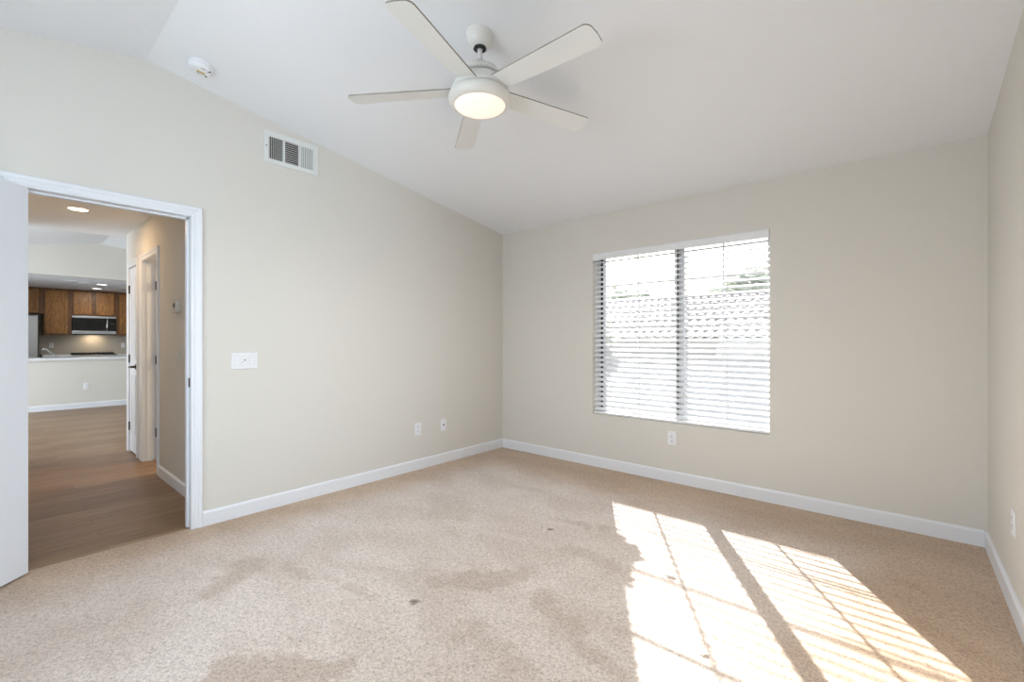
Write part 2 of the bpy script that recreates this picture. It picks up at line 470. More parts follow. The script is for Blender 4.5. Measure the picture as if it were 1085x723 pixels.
# jamb lining
bm = B()
J = 0.012
box(bm, (XL - TH - 0.004, DY1 - J, 0), (XL + 0.004, DY1, DZ)); box(bm, (XL - TH - 0.004, DY0, 0), (XL + 0.004, DY0 + J, DZ))
box(bm, (XL - TH - 0.004, DY0, DZ - J), (XL + 0.004, DY1, DZ))
box(bm, (XL - 0.085, DY1 - J - 0.011, 0), (XL - 0.050, DY1 - J, DZ - J)); box(bm, (XL - 0.085, DY0 + J, DZ - J - 0.011), (XL - 0.050, DY1 - J, DZ - J))
box(bm, (XL - 0.085, DY0 + J, 0), (XL - 0.050, DY0 + J + 0.011, DZ - J))
jamb = struct('trim_1', bm, 'trim')
bm = B(); box(bm, (XL - 0.046, DY1 - J - 0.0022, 0.925), (XL - 0.016, DY1 - J, 0.985), 0.001)
box(bm, (XL - 0.037, DY1 - J - 0.0030, 0.945), (XL - 0.025, DY1 - J - 0.002, 0.965))
obj('strike_plate', bm, 'bronze', jamb, label='dark bronze strike plate')
# casing: a mitred frame with a stepped profile (offset from the opening, thickness)
CP = [(0.0, 0.0), (0.0, 0.009), (0.012, 0.012), (0.020, 0.009), (0.034, 0.011), (0.040, 0.016), (0.056, 0.018), (CAS, 0.013), (CAS, 0.0)]
def door_casing(name, o0, o1, zt, place):
    """casing round an opening o0..o1 wide, zt high; place(u, z, t) gives the 3D point (u along the wall, t off the wall)"""
    bm = B()
    rails = []
    for u0, s in ((o0, -1), (o1, 1)):
        lo = [bm.verts.new(place(u0 + s * w, 0.0, t)) for w, t in CP]
        hi = [bm.verts.new(place(u0 + s * w, zt + w, t)) for w, t in CP]
        rails.append(hi)
        for i in range(len(CP) - 1): bm.faces.new((lo[i], hi[i], hi[i + 1], lo[i + 1]))
        bm.faces.new(lo)
    for i in range(len(CP) - 1):
        bm.faces.new((rails[0][i], rails[1][i], rails[1][i + 1], rails[0][i + 1]))
    bmesh.ops.recalc_face_normals(bm, faces=bm.faces[:])
    return struct(name, bm, 'trim')
door_casing('trim_2', DY0 + 0.010, DY1 - 0.010, DZ - 0.010, lambda u, z, t: (XL + t, u, z))

# bedroom door leaf, opened about 135 degrees
def panel_leaf(bm, wd, ht, th, panels):
    """slab 0..wd, 0..th, 0..ht with raised-and-fielded panels on both faces: list of (x0, x1, z0, z1)"""
    box(bm, (0, 0, 0), (wd, th, ht), 0.002)
    for x0, x1, z0, z1 in panels:
        for y0, s in ((0.0, -1), (th, 1)):
            k = 0.012
            for lo, hi in (((x0, z0), (x1, z0 + k)), ((x0, z1 - k), (x1, z1)), ((x0, z0), (x0 + k, z1)), ((x1 - k, z0), (x1, z1))):
                box(bm, (lo[0], min(y0, y0 + s * 0.004), lo[1]), (hi[0], max(y0, y0 + s * 0.004), hi[1]), 0.0015)
            box(bm, (x0 + 0.03, min(y0, y0 + s * 0.003), z0 + 0.03), (x1 - 0.03, max(y0, y0 + s * 0.003), z1 - 0.03), 0.002)
def lever(parent, px, pz, y0, sgn, toward, length=0.11):
    bm = B()
    mt = Matrix.Translation((px, y0, pz)) @ Matrix.Rotation(PI / 2 * (-1 if sgn > 0 else 1), 4, 'X')
    lathe(bm, [(0.0, 0.0), (0.032, 0.0), (0.032, 0.005), (0.026, 0.009), (0.012, 0.012), (0.011, 0.045), (0, 0.047)], 24, mt)
    tube(bm, [(px, y0 + sgn * 0.045, pz), (px + toward * 0.03, y0 + sgn * 0.050, pz), (px + toward * length, y0 + sgn * 0.048, pz - 0.004)], 0.009, 10, 0.007)
    return obj('lever_handle', bm, 'bronze', parent, label='dark bronze lever handle')
def hinge_obj(parent, x, y, z, m='bronze'):
    bm = B()
    tube(bm, [(x, y, z - 0.045), (x, y, z + 0.045)], 0.007, 10)
    box(bm, (x - 0.004, y - 0.004, z - 0.044), (x + 0.022, y + 0.004, z + 0.044), 0.001)
    return obj('hinge', bm, m, parent, label='dark bronze hinge')
door1 = thing('door_1', 'white bedroom door swung open at the edge of the hall doorway', 'door', (-3.466, 0.126, 0.014), (0, 0, math.atan2(-0.69, 0.72)))
del door1['label'], door1['category']; door1['kind'] = 'structure'
bm = B()
LW = 0.725
panel_leaf(bm, LW, 2.018, 0.035, [(0.15, LW - 0.15, 0.22, 0.86), (0.15, LW - 0.15, 1.02, 1.88)])
# the slab's face y=0 looks at the room: shift so the face lies on the local x axis, thickness behind it
bmesh.ops.translate(bm, verts=bm.verts[:], vec=(0, -0.035, 0))
leaf = obj('door_leaf', bm, 'door', door1)
lever(door1, LW - 0.065, 0.96, 0.0, 1, -1); lever(door1, LW - 0.065, 0.96, -0.035, -1, -1)
for hz in (0.22, 1.0, 1.80): hinge_obj(door1, -0.002, -0.040, hz)

# ------------------------------------------------------------------ bedroom window and blind
GY = YF + 0.125                                      # plane of the panes
win = thing('window_1', 'x', 'x'); del win['label'], win['category']; win['kind'] = 'structure'
fx0, fx1 = WX0 + 0.065, WX1 - 0.036
bm = B()
fy0, fy1 = GY - 0.025, GY + 0.03
box(bm, (WX0, fy0, WZ0), (fx0, fy1, WZ1), 0.003); box(bm, (fx1, fy0, WZ0), (WX1, fy1, WZ1), 0.003)
box(bm, (fx0, fy0, WZ0), (fx1, fy1, WZ0 + 0.035), 0.003); box(bm, (fx0, fy0, WZ1 - 0.035), (fx1, fy1, WZ1), 0.003)
MX = -1.502
box(bm, (MX - 0.040, fy0, WZ0 + 0.035), (MX + 0.040, fy1, WZ1 - 0.035), 0.003)
obj('window_frame', bm, 'alum', win)
boxobj('window_seal', [((MX - 0.012, fy0 - 0.002, WZ0 + 0.035), (MX + 0.012, fy0 + 0.001, WZ1 - 0.035)), ((fx0 - 0.03, fy0 - 0.002, WZ0 + 0.035), (fx0 - 0.006, fy0 + 0.001, WZ1 - 0.035))], 'alumd', win)
for a, b2 in ((fx0, MX - 0.04), (MX + 0.04, fx1)):
    bm = B()
    mc = (a + b2) / 2
    box(bm, (mc - 0.007, GY - 0.004, WZ0 + 0.03), (mc + 0.007, GY + 0.004, WZ1 - 0.03))
    for z, r in ((0.84, 0.005), (1.18, 0.006), (1.52, 0.005), (1.82, 0.005)):
        box(bm, (a, GY - 0.0035, z - r), (b2, GY + 0.0035, z + r))
    obj('muntin', bm, 'alum', win)
    boxobj('pane', [((a, GY - 0.002, WZ0 + 0.03), (b2, GY + 0.002, WZ1 - 0.03))], 'glass', win)

blind = thing('window_blind', 'white horizontal slat blind covering the wide double window, slats tilted open', 'blind', ((WX0 + WX1) / 2, YF, WZ0))
bx0, bx1 = WX0 + 0.006, WX1 - 0.004
ox, oy, oz = blind.location
SLY = YF + 0.036
def L3(x, y, z): return (x - ox, y - oy, z - oz)
bm = B()
box(bm, L3(bx0, YF - 0.006, WZ1 - 0.066), L3(bx1, YF + 0.006, WZ1 - 0.002), 0.003)
box(bm, L3(bx0, YF - 0.009, WZ1 - 0.012), L3(bx1, YF - 0.004, WZ1 - 0.002), 0.002)
obj('valance', bm, 'slat', blind)
boxobj('headrail', [(L3(bx0 + 0.004, YF + 0.008, WZ1 - 0.048), L3(bx1 - 0.004, YF + 0.06, WZ1 - 0.003))], 'slat', blind)
bm = B()
SP, TILT, SD = 0.0478, math.radians(26), 0.051
zs = WZ1 - 0.085; n_sl = 0
while zs > WZ0 + 0.045:
    rows = []
    NS = 6
    for k in range(NS + 1):
        u = (k / NS - 0.5) * SD
        crown = 0.0022 * (1 - (2 * k / NS - 1) ** 2)
        y = u * math.cos(TILT) - crown * math.sin(TILT)
        z = u * math.sin(TILT) + crown * math.cos(TILT)
        rows.append((y, z))
    lo = [(y, z - 0.0014) for y, z in rows]; hi = [(y, z + 0.0014) for y, z in rows]
    poly = lo + hi[::-1]
    prism(bm, [(SLY - oy + y, zs - oz + z) for y, z in poly], 'x', bx0 - ox + 0.003, bx1 - ox - 0.003)
    zs -= SP; n_sl += 1
obj('slat_panel', bm, 'slat', blind)
bm = B(); box(bm, L3(bx0, SLY - 0.027, WZ0 + 0.004), L3(bx1, SLY + 0.027, WZ0 + 0.024), 0.004); obj('bottom_rail', bm, 'slat', blind)
for lx in (bx0 + 0.14, MX + 0.02, bx1 - 0.14):
    bm = B()
    for dy in (-0.026, 0.026):
        tube(bm, [L3(lx, SLY + dy, WZ0 + 0.02), L3(lx, SLY + dy, WZ1 - 0.05)], 0.0014, 6)
    tube(bm, [L3(lx + 0.008, SLY, WZ0 + 0.02), L3(lx + 0.008, SLY, WZ1 - 0.05)], 0.0013, 6)
    z = WZ1 - 0.085
    for _ in range(n_sl):
        tube(bm, [L3(lx, SLY - 0.024, z - 0.0125), L3(lx, SLY + 0.024, z + 0.0085)], 0.0010, 5)
        z -= SP
    obj('ladder_cord', bm, 'cord', blind)

# second window, added out of view to let the side fill lamp in
win_added_side = thing('window_added_side', 'x', 'x'); del win_added_side['label'], win_added_side['category']; win_added_side['kind'] = 'structure'
bm = B()
for lo, hi in (((SY0, SZ0), (SY0 + 0.05, SZ1)), ((SY1 - 0.05, SZ0), (SY1, SZ1)), ((SY0, SZ0), (SY1, SZ0 + 0.05)), ((SY0, SZ1 - 0.05), (SY1, SZ1)), ((SY0, 1.33), (SY1, 1.37))):
    box(bm, (XR + 0.05, lo[0], lo[1]), (XR + 0.10, hi[0], hi[1]), 0.003)
obj('window_frame', bm, 'trim', win_added_side)
boxobj('pane', [((XR + 0.073, SY0 + 0.04, SZ0 + 0.04), (XR + 0.077, SY1 - 0.04, SZ1 - 0.04))], 'glass', win_added_side)

win_added_back = thing('window_added_back', 'x', 'x'); del win_added_back['label'], win_added_back['category']; win_added_back['kind'] = 'structure'  # third window, added out of view for the back fill lamp
bm = B()
for lo, hi in (((BX0, BZ0), (BX0 + 0.05, BZ1)), ((BX1 - 0.05, BZ0), (BX1, BZ1)), ((BX0, BZ0), (BX1, BZ0 + 0.05)), ((BX0, BZ1 - 0.05), (BX1, BZ1)), ((-1.775, BZ0), (-1.725, BZ1))):
    box(bm, (lo[0], YB - 0.09, lo[1]), (hi[0], YB - 0.04, hi[1]), 0.003)
obj('window_frame', bm, 'trim', win_added_back)
boxobj('pane', [((BX0 + 0.04, YB - 0.067, BZ0 + 0.04), (BX1 - 0.04, YB - 0.063, BZ1 - 0.04))], 'glass', win_added_back)

# ------------------------------------------------------------------ ceiling fan
FX, FY, FZ = -1.600, 1.600, 2.470
FK = 1.0247                                          # overall size factor
zc = ceil_z(FY)
FL = (FX * FK, FY * FK, CAM_H + FK * (zc - CAM_H))
fan = thing('ceiling_fan', 'white five-blade ceiling fan with a lit round lamp under its hub', 'ceiling fan', FL)
def fz(z): return z - zc
slope = math.atan(SL)
bm = B()
cpr = [(0.0, fz(2.690)), (0.020, fz(2.690)), (0.020, fz(2.695)), (0.040, fz(2.699)), (0.056, fz(2.713)), (0.065, fz(2.737)), (0.067, fz(2.765)), (0.067, fz(2.84))]
lathe(bm, cpr, 48)
res = bmesh.ops.bisect_plane(bm, geom=bm.verts[:] + bm.edges[:] + bm.faces[:], plane_co=(0, 0, (ceil_z(FL[1]) - FL[2]) / FK + 0.003), plane_no=(0, math.sin(slope), math.cos(slope)), clear_outer=True)
obj('canopy', bm, 'fan', fan)
bm = B(); lathe(bm, [(0.020, fz(2.694)), (0.030, fz(2.696)), (0.033, fz(2.688)), (0.024, fz(2.682)), (0.016, fz(2.686))], 32); obj('rubber_collar', bm, 'dark', fan, label='black rubber collar')
bm = B(); lathe(bm, [(0.0125, fz(2.60)), (0.0125, fz(2.72))], 24); obj('downrod', bm, 'fan', fan)
# motor: domed cap, dark gap, body, lower shade
bm = B(); lathe(bm, [(0, fz(2.634)), (0.017, fz(2.634)), (0.022, fz(2.622)), (0.034, fz(2.606)), (0.060, fz(2.594)), (0.092, fz(2.578)), (0.108, fz(2.558)), (0.112, fz(2.540)), (0.100, fz(2.538)), (0, fz(2.538))]); obj('motor_cap', bm, 'fan', fan)
bm = B(); lathe(bm, [(0.098, fz(2.542)), (0.098, fz(2.526))]); obj('motor_gap', bm, 'dark', fan, label='dark gap round the motor')
bm = B(); lathe(bm, [(0, fz(2.531)), (0.108, fz(2.531)), (0.118, fz(2.526)), (0.126, fz(2.512)), (0.136, fz(2.492)), (0.142, fz(2.474)), (0.142, fz(2.466)), (0, fz(2.466))]); obj('motor_housing', bm, 'fan', fan)
bm = B(); lathe(bm, [(0.138, fz(2.468)), (0.138, fz(2.460))]); obj('housing_seam', bm, 'dark', fan, label='thin dark seam round the housing')
bm = B(); lathe(bm, [(0, fz(2.463)), (0.142, fz(2.463)), (0.152, fz(2.454)), (0.157, fz(2.440)), (0.155, fz(2.424)), (0.146, fz(2.410)), (0.134, fz(2.402)), (0.128, fz(2.402)), (0.126, fz(2.410))]); obj('lamp_housing', bm, 'fan', fan)
bm = B(); lathe(bm, [(0.127, fz(2.406)), (0.120, fz(2.398)), (0.095, fz(2.388)), (0.06, fz(2.381)), (0, fz(2.377))]); obj('lamp_lens', bm, 'lens', fan, label='glowing frosted glass lens')
R0, R1 = 0.115, 0.668
PH = 3.76315
for k in range(5):
    an = PH + k * 2 * PI / 5
    bm = B()
    pts = []
    wr, wt = 0.050, 0.064
    cr = 0.032
    outline = [(R0, -wr), (R1 - cr, -wt)]
    for a in range(1, 7):
        t = -PI / 2 + a * (PI / 2) / 7
        outline.append((R1 - cr + cr * math.cos(t), -wt + cr + cr * math.sin(t)))
    outline.append((R1 + 0.003, 0))
    outline += [(x, -y) for x, y in reversed(outline[:-1])]
    th = 0.0035
    up = [bm.verts.new((x, y, th)) for x, y in outline]; dn = [bm.verts.new((x, y, -th)) for x, y in outline]
    fs = [bm.faces.new(up), bm.faces.new(list(reversed(dn)))]
    n = len(outline); side = []
    for i in range(n):
        side.append(bm.faces.new((up[i], dn[i], dn[(i + 1) % n], up[(i + 1) % n])))
    bmesh.ops.recalc_face_normals(bm, faces=bm.faces[:])
    for f in side: f.material_index = 1
    mt = Matrix.Rotation(an, 4, 'Z') @ Matrix.Translation((0, 0, fz(FZ + 0.012))) @ Matrix.Rotation(math.radians(1.2), 4, 'Y') @ Matrix.Rotation(math.radians(-11), 4, 'X')
    bmesh.ops.transform(bm, matrix=mt, verts=bm.verts[:])
    bl = obj('blade', bm, ['blade', 'blade_edge'], fan)
    bm = B()
    box(bm, (0.09, -0.030, -0.0015), (0.20, 0.030, 0.0085), 0.002)
    for sx in (0.135, 0.175):
        for sy in (-0.018, 0.018): lathe(bm, [(0, 0.0105), (0.004, 0.0105), (0.0045, 0.008)], 10, Matrix.Translation((sx, sy, 0)))
    bmesh.ops.transform(bm, matrix=mt, verts=bm.verts[:])
    obj('blade_iron', bm, 'fan', fan)
for ch in fan.children: ch.data.transform(Matrix.Scale(FK, 4))
fl = light('fan_lamp', 'SPOT', (FL[0], FL[1], 2.392), 36, (1.0, 0.985, 0.965), (0, 0, -1), radius=0.0)
fl.data.spot_size = math.radians(179); fl.data.spot_blend = 1.0

# ------------------------------------------------------------------ smoke detector on the slope
sx_, sy_ = -3.249, 0.842
sd = thing('smoke_detector', 'round white smoke detector with a yellow label on the ceiling slope', 'smoke detector', (sx_, sy_, ceil_z(sy_)), (slope * -1, 0, 0))
bm = B(); lathe(bm, [(0, 0.002), (0.064, 0.002), (0.066, -0.004), (0.066, -0.012), (0.060, -0.014)]); obj('base', bm, 'plastic', sd)
bm = B(); lathe(bm, [(0.060, -0.012), (0.064, -0.016), (0.064, -0.028), (0.058, -0.038), (0.046, -0.043), (0, -0.044)]); obj('cover', bm, 'plastic', sd)
def sdbox(name, cx, cy, wx, wy, m, z0=-0.0465, z1=-0.043, label=None, ang=0.0):
    cx = -cx; bm = B(); box(bm, (cx - wx / 2, cy - wy / 2, z0), (cx + wx / 2, cy + wy / 2, z1), 0.0006, Matrix.Rotation(ang, 3, 'Z')); return obj(name, bm, m, sd, label=label)
sdbox('label_tab', 0.0, 0.004, 0.013, 0.044, 'yellow', label='yellow pull tab')
sdbox('tab_slot', 0.0085, 0.004, 0.005, 0.044, 'dark', z0=-0.0455, label='dark slot')
sdbox('test_button', 0.022, 0.036, 0.010, 0.010, 'grey_and_shade')
sdbox('indicator', 0.024, -0.006, 0.005, 0.005, 'dark')
sdbox('vent_slot', -0.045, 0.004, 0.003, 0.024, 'grey_and_shade', z0=-0.0437, z1=-0.036)
sdbox('vent_slot', -0.040, 0.034, 0.003, 0.020, 'grey_and_shade', z0=-0.0437, z1=-0.036, ang=-0.5)

# ------------------------------------------------------------------ supply register high on the left wall
vy0, vy1, vz0, vz1 = 1.296, 1.695, 2.533, 2.768
vt = thing('air_vent', 'white wall register with three louvre banks high beside the ceiling slope', 'air vent', (XL, (vy0 + vy1) / 2, vz0))
vy, vz = (vy0 + vy1) / 2, vz0
def V3(x, y, z): return (x, y - vy, z - vz)
a0, a1 = vy0 + 0.030, vy1 - 0.040
bz0, bz1 = vz0 + 0.033, vz1 - 0.040
bw = (a1 - a0 - 2 * 0.014) / 3
bm = B()
T0, T1 = 0.001, 0.011
box(bm, V3(T0, vy0, vz0), V3(T1, a0, vz1), 0.002); box(bm, V3(T0, a1, vz0), V3(T1, vy1, vz1), 0.002)
box(bm, V3(T0, a0, vz0), V3(T1, a1, bz0), 0.002); box(bm, V3(T0, a0, bz1), V3(T1, a1, vz1), 0.002)
for k in (1, 2):
    yk = a0 + k * bw + (k - 1) * 0.014
    box(bm, V3(T0, yk, bz0), V3(T1, yk + 0.014, bz1), 0.001)
obj('frame', bm, 'vent', vt)
boxobj('duct_shade', [(V3(0.0003, a0, bz0), V3(0.0012, a1, bz1))], 'grey_and_shade', vt)  # dark sheet on the wall stands for the shade behind the louvres
for k in range(3):
    y0 = a0 + k * (bw + 0.014); y1 = y0 + bw
    bm = B()
    if k != 1:
        n = 8
        for i in range(n):
            yc = y0 + (i + 0.5) * bw / n
            box(bm, V3(0.002, yc - 0.0008, bz0), V3(0.0105, yc + 0.0008, bz1), 0, Matrix.Rotation(math.radians(-38 if k == 0 else 40), 3, 'Z'), V3(0.006, yc, (bz0 + bz1) / 2))
    else:
        n = 11
        for i in range(n):
            zc_ = bz0 + (i + 0.5) * (bz1 - bz0) / n
            box(bm, V3(0.002, y0, zc_ - 0.0010), V3(0.0110, y1, zc_ + 0.0010), 0, Matrix.Rotation(math.radians(35), 3, 'Y'), V3(0.006, (y0 + y1) / 2, zc_))
    obj('louvre_bank', bm, 'vent', vt)
bm = B(); box(bm, V3(0.010, a1 + 0.006, 2.615), V3(0.016, a1 + 0.016, 2.675), 0.001); box(bm, V3(0.012, a1 + 0.012, 2.643), V3(0.026, a1 + 0.020, 2.652), 0.001); obj('damper_lever', bm, 'vent', vt)
for yy in (vy0 + 0.013,):
    bm = B(); lathe(bm, [(0, 0.0125), (0.004, 0.0122), (0.005, 0.0105)], 12, Matrix.Translation(V3(0, yy, 2.655)) @ Matrix.Rotation(PI / 2, 4, 'Y')); obj('screw', bm, 'grey_and_shade', vt)

# ------------------------------------------------------------------ plates on the walls (built facing +X in local space: y along the wall, z up)
def plate_root(name, label, cat, loc, normal, group=None):
    rz = {'+x': 0, '-x': PI, '-y': -PI / 2, '+y': PI / 2}[normal]
    return thing(name, label, cat, loc, (0, 0, rz), group)
def screw(parent, y, z, x=0.006):
    bm = B(); lathe(bm, [(0, x + 0.0012), (0.0025, x + 0.001), (0.003, x - 0.001)], 10, Matrix.Translation((0, y, z)) @ Matrix.Rotation(PI / 2, 4, 'Y'))
    return obj('screw', bm, 'vent', parent)
def lathe_x(bm, prof, y, z, seg=20):
    lathe(bm, prof, seg, Matrix.Translation((0, y, z)) @ Matrix.Rotation(PI / 2, 4, 'Y'))
def outlet(label, loc, normal, m='plastic', wd=0.074, ht=0.118):
    r = plate_root('wall_outlet', label, 'outlet', loc, normal)
    bm = B(); box(bm, (0, -wd / 2, -ht / 2), (0.006, wd / 2, ht / 2), 0.003); obj('cover_plate', bm, m, r)
    for z in (-0.020, 0.020):
        bm = B(); lathe_x(bm, [(0, 0.0078), (0.0150, 0.0078), (0.0168, 0.006)], 0, z); f = obj('receptacle', bm, m, r)
        boxobj('socket_slot', [((0.0070, -0.0082, z - 0.001), (0.0082, -0.0055, z + 0.009)), ((0.0070, 0.0055, z - 0.001), (0.0082, 0.0082, z + 0.008)), ((0.0070, -0.003, z - 0.0105), (0.0082, 0.003, z - 0.0055))], 'dark', f)
    screw(r, 0, 0)
    return r
outlet('white duplex outlet on the left wall, nearer the doorway than its neighbouring jack', (XL, 2.669, 0.386), '+x')
outlet('white duplex outlet just below the window blind', (-1.520, YF, 0.382), '-y')
outlet('white duplex outlet low on the narrow strip of right wall', (XR, 3.03, 0.405), '-x')
r = plate_root('cable_jack', 'white cable jack plate with one dark socket near the room corner', 'wall jack', (XL, 2.985, 0.383), '+x')
bm = B(); box(bm, (0, -0.036, -0.058), (0.006, 0.036, 0.058), 0.003); obj('cover_plate', bm, 'plastic', r)
bm = B(); lathe_x(bm, [(0.0, 0.017), (0.0045, 0.017), (0.0045, 0.010), (0.008, 0.010), (0.008, 0.005)], 0, 0); obj('coax_socket', bm, 'bronze', r, label='dark coax socket')
screw(r, 0, 0.042); screw(r, 0, -0.042)
# three-gang switch
r = plate_root('light_switch', 'wide white three-gang switch plate between doorway and corner', 'light switch', (XL, 1.167, 1.088), '+x')
bm = B(); box(bm, (0, -0.083, -0.056), (0.007, 0.083, 0.056), 0.003); obj('cover_plate', bm, 'plastic', r)
for k, y in enumerate((-0.046, 0.0, 0.046)):
    bm = B()
    boxes = [((0.0068, y - 0.0175, -0.034), (0.0074, y - 0.0165, 0.034)), ((0.0068, y + 0.0165, -0.034), (0.0074, y + 0.0175, 0.034)), ((0.0068, y - 0.0175, 0.033), (0.0074, y + 0.0175, 0.034)), ((0.0068, y - 0.0175, -0.034), (0.0074, y + 0.0175, -0.033))]
    for lo, hi in boxes: box(bm, lo, hi)
    obj('switch_gap', bm, 'ivory', r)
    if k != 1:
        bm = B(); box(bm, (0.004, y - 0.016, -0.0325), (0.0092, y + 0.016, 0.0325), 0.002, Matrix.Rotation(math.radians(3 if k else -3), 3, 'Y')); obj('rocker', bm, 'plastic', r)
    else:
        bm = B(); box(bm, (0.004, y - 0.016, -0.0325), (0.0082, y + 0.016, 0.0325), 0.001); f = obj('slide_control', bm, 'plastic', r)
        boxobj('slider', [((0.008, y - 0.003, 0.000), (0.011, y + 0.003, 0.012))], 'grey_and_shade', f, label='small grey slider'); boxobj('slider_dot', [((0.008, y - 0.014, -0.010), (0.0092, y - 0.009, -0.006))], 'grey_and_shade', f)
    screw(r, y, 0.048, 0.007); screw(r, y, -0.048, 0.007)

# ------------------------------------------------------------------ hall beyond the doorway
HX0 = XL - TH                                        # hall side of the bedroom wall
HY = 1.010                                           # face of the hall's right wall
HE = -6.715                                          # where that wall ends
HZ = 2.440
bm = B(); box(bm, (-15.0, -3.4, -0.06), (XL - 0.02, 4.5, -0.006)); struct('floor_hall', bm, 'plank')
bm = B(); box(bm, (-6.93, -0.10, HZ), (HX0, HY + 0.10, HZ + 0.12)); struct('ceiling_hall', bm, 'ceiling')
D2a, D2b, D2z = -5.222, -5.885, 2.052                # bathroom doorway in the hall wall
D3a, D3b = -6.115, -6.548                            # closet door
HT = 0.100
bm = B()
box(bm, (D2a, HY, -0.05), (HX0, HY + HT, HZ)); box(bm, (D3a, HY, -0.05), (D2b, HY + HT, HZ)); box(bm, (HE, HY, -0.05), (D3b, HY + HT, HZ))
box(bm, (D2b, HY, D2z), (D2a, HY + HT, HZ)); box(bm, (D3b, HY, D2z), (D3a, HY + HT, HZ))
struct('wall_hall_right', bm, 'wall')
bm = B(); box(bm, (-6.93, -0.14, -0.05), (HX0, -0.02, HZ)); struct('wall_hall_left', bm, 'wall')
baseboard_x('baseboard_hall_right', HY, -1, D2a + CAS, HX0, -0.006)
# jamb linings
def jamb_box(name, a, b2):
    bm = B()
    box(bm, (a - J, HY - 0.003, -0.006), (a, HY + HT + 0.003, D2z)); box(bm, (b2, HY - 0.003, -0.006), (b2 + J, HY + HT + 0.003, D2z)); box(bm, (b2, HY - 0.003, D2z - J), (a, HY + HT + 0.003, D2z))
    box(bm, (b2 + J, HY + 0.035, -0.006), (b2 + J + 0.010, HY + 0.070, D2z - J))
    struct(name, bm, 'trim')
jamb_box('trim_3', D2a, D2b); jamb_box('trim_4', D3a, D3b)
door_casing('trim_5', D2b + 0.008, D2a - 0.008, D2z - 0.008, lambda u, z, t: (u, HY - t, z))
door_casing('trim_6', D3b + 0.008, D3a - 0.008, D2z - 0.008, lambda u, z, t: (u, HY - t, z))
# bathroom door leaf, opened into the bathroom off the far jamb
d2 = thing('door_2', 'x', 'x', (D2b + J + 0.004, HY + HT + 0.006, 0.012)); del d2['label'], d2['category']; d2['kind'] = 'structure'
bm = B(); panel_leaf(bm, 0.62, 2.02, 0.035, [(0.12, 0.50, 0.22, 0.86), (0.12, 0.50, 1.02, 1.88)])
bmesh.ops.rotate(bm, verts=bm.verts[:], cent=(0, 0, 0), matrix=Matrix.Rotation(PI / 2, 3, 'Z'))
bmesh.ops.translate(bm, verts=bm.verts[:], vec=(0.030, 0, 0))
obj('door_leaf', bm, 'door', d2)
for hz in (0.27, 1.02, 1.79):
    bm = B(); tube(bm, [(0.036, -0.003, hz - 0.045), (0.036, -0.003, hz + 0.045)], 0.007, 10); box(bm, (0.004, -0.0045, hz - 0.044), (0.036, -0.0005, hz + 0.044)); box(bm, (0.031, -0.003, hz - 0.044), (0.0345, 0.028, hz + 0.044)); obj('hinge', bm, 'bronze', d2, label='dark bronze hinge')
# closet door, shut
d3 = thing('door_3', 'x', 'x', (D3b + J + 0.003, HY + 0.002, 0.012)); del d3['label'], d3['category']; d3['kind'] = 'structure'
LW3 = D3a - D3b - 2 * J - 0.006
bm = B(); panel_leaf(bm, LW3, 2.02, 0.033, [(0.09, LW3 - 0.09, 0.20, 0.84), (0.09, LW3 - 0.09, 1.02, 1.90)]); obj('door_leaf', bm, 'door', d3)
lever(d3, LW3 - 0.06, 0.94, 0.0, -1, -1, 0.10)
for hz in (0.27, 1.02, 1.79): hinge_obj(d3, -0.004, -0.006, hz)
# bathroom shell
bm = B(); box(bm, (-6.05, HY + HT, -0.05), (HX0, 3.4, 0.001)); struct('floor_bathroom', bm, 'tile')
bm = B(); box(bm, (-6.10, 3.4, -0.05), (HX0, 3.5, HZ)); box(bm, (-6.10, HY + HT, -0.05), (-5.98, 3.4, HZ)); struct('wall_bathroom', bm, 'wall')
bm = B(); box(bm, (-6.10, HY + HT, HZ), (HX0, 3.5, HZ + 0.1)); struct('ceiling_bathroom', bm, 'ceiling')

light('bathroom_lamp', 'AREA', (-5.2, 2.3, 2.35), 13, (1.0, 0.78, 0.50), (0, -0.2, -1), 0.3)
# thermostat and hall switch
r = plate_root('thermostat', 'beige thermostat on the hall wall above the hall switch', 'thermostat', (-4.53, HY, 1.515), '-y')
bm = B(); box(bm, (0, -0.060, -0.052), (0.028, 0.060, 0.052), 0.005); obj('body', bm, 'ivory', r)
boxobj('display', [((0.027, -0.030, -0.012), (0.029, 0.030, 0.022))], 'dark', r, label='dark display')
r = plate_root('light_switch', 'single ivory switch plate on the hall wall under the thermostat', 'light switch', (-4.49, HY, 1.105), '-y')
bm = B(); box(bm, (0, -0.037, -0.058), (0.006, 0.037, 0.058), 0.003); obj('cover_plate', bm, 'ivory', r)
bm = B(); box(bm, (0.004, -0.016, -0.033), (0.0095, 0.016, 0.033), 0.002, Matrix.Rotation(math.radians(4), 3, 'Y')); obj('rocker', bm, 'ivory', r)
screw(r, 0, 0.048); screw(r, 0, -0.048)

def downlight(label, x, y, z, r, em, group=None):
    t = thing('recessed_light', label, 'ceiling light', (x, y, z), (0, 0, 0), group)
    bm = B(); lathe(bm, [(r * 0.86, -0.003), (r * 0.98, -0.007), (r * 1.12, -0.004), (r * 1.14, 0.002)], 40); obj('trim_ring', bm, 'plastic', t)
    bm = B(); lathe(bm, [(r * 0.87, -0.0035), (r * 0.5, -0.006), (0, -0.007)], 40); obj('lamp_lens', bm, em, t)
    return t
M['lamp_warm'] = emit('warm_lamp', (255, 232, 196), 4.0)
M['lamp_cool'] = emit('cool_lamp', (245, 250, 255), 1.6)
downlight('round warm recessed light in the hall ceiling', -5.72, 0.52, HZ, 0.078, 'lamp_warm')
light('hall_lamp', 'AREA', (-5.72, 0.52, HZ - 0.02), 3.2, (1.0, 0.68, 0.40), (0, 0, -1), 0.14)

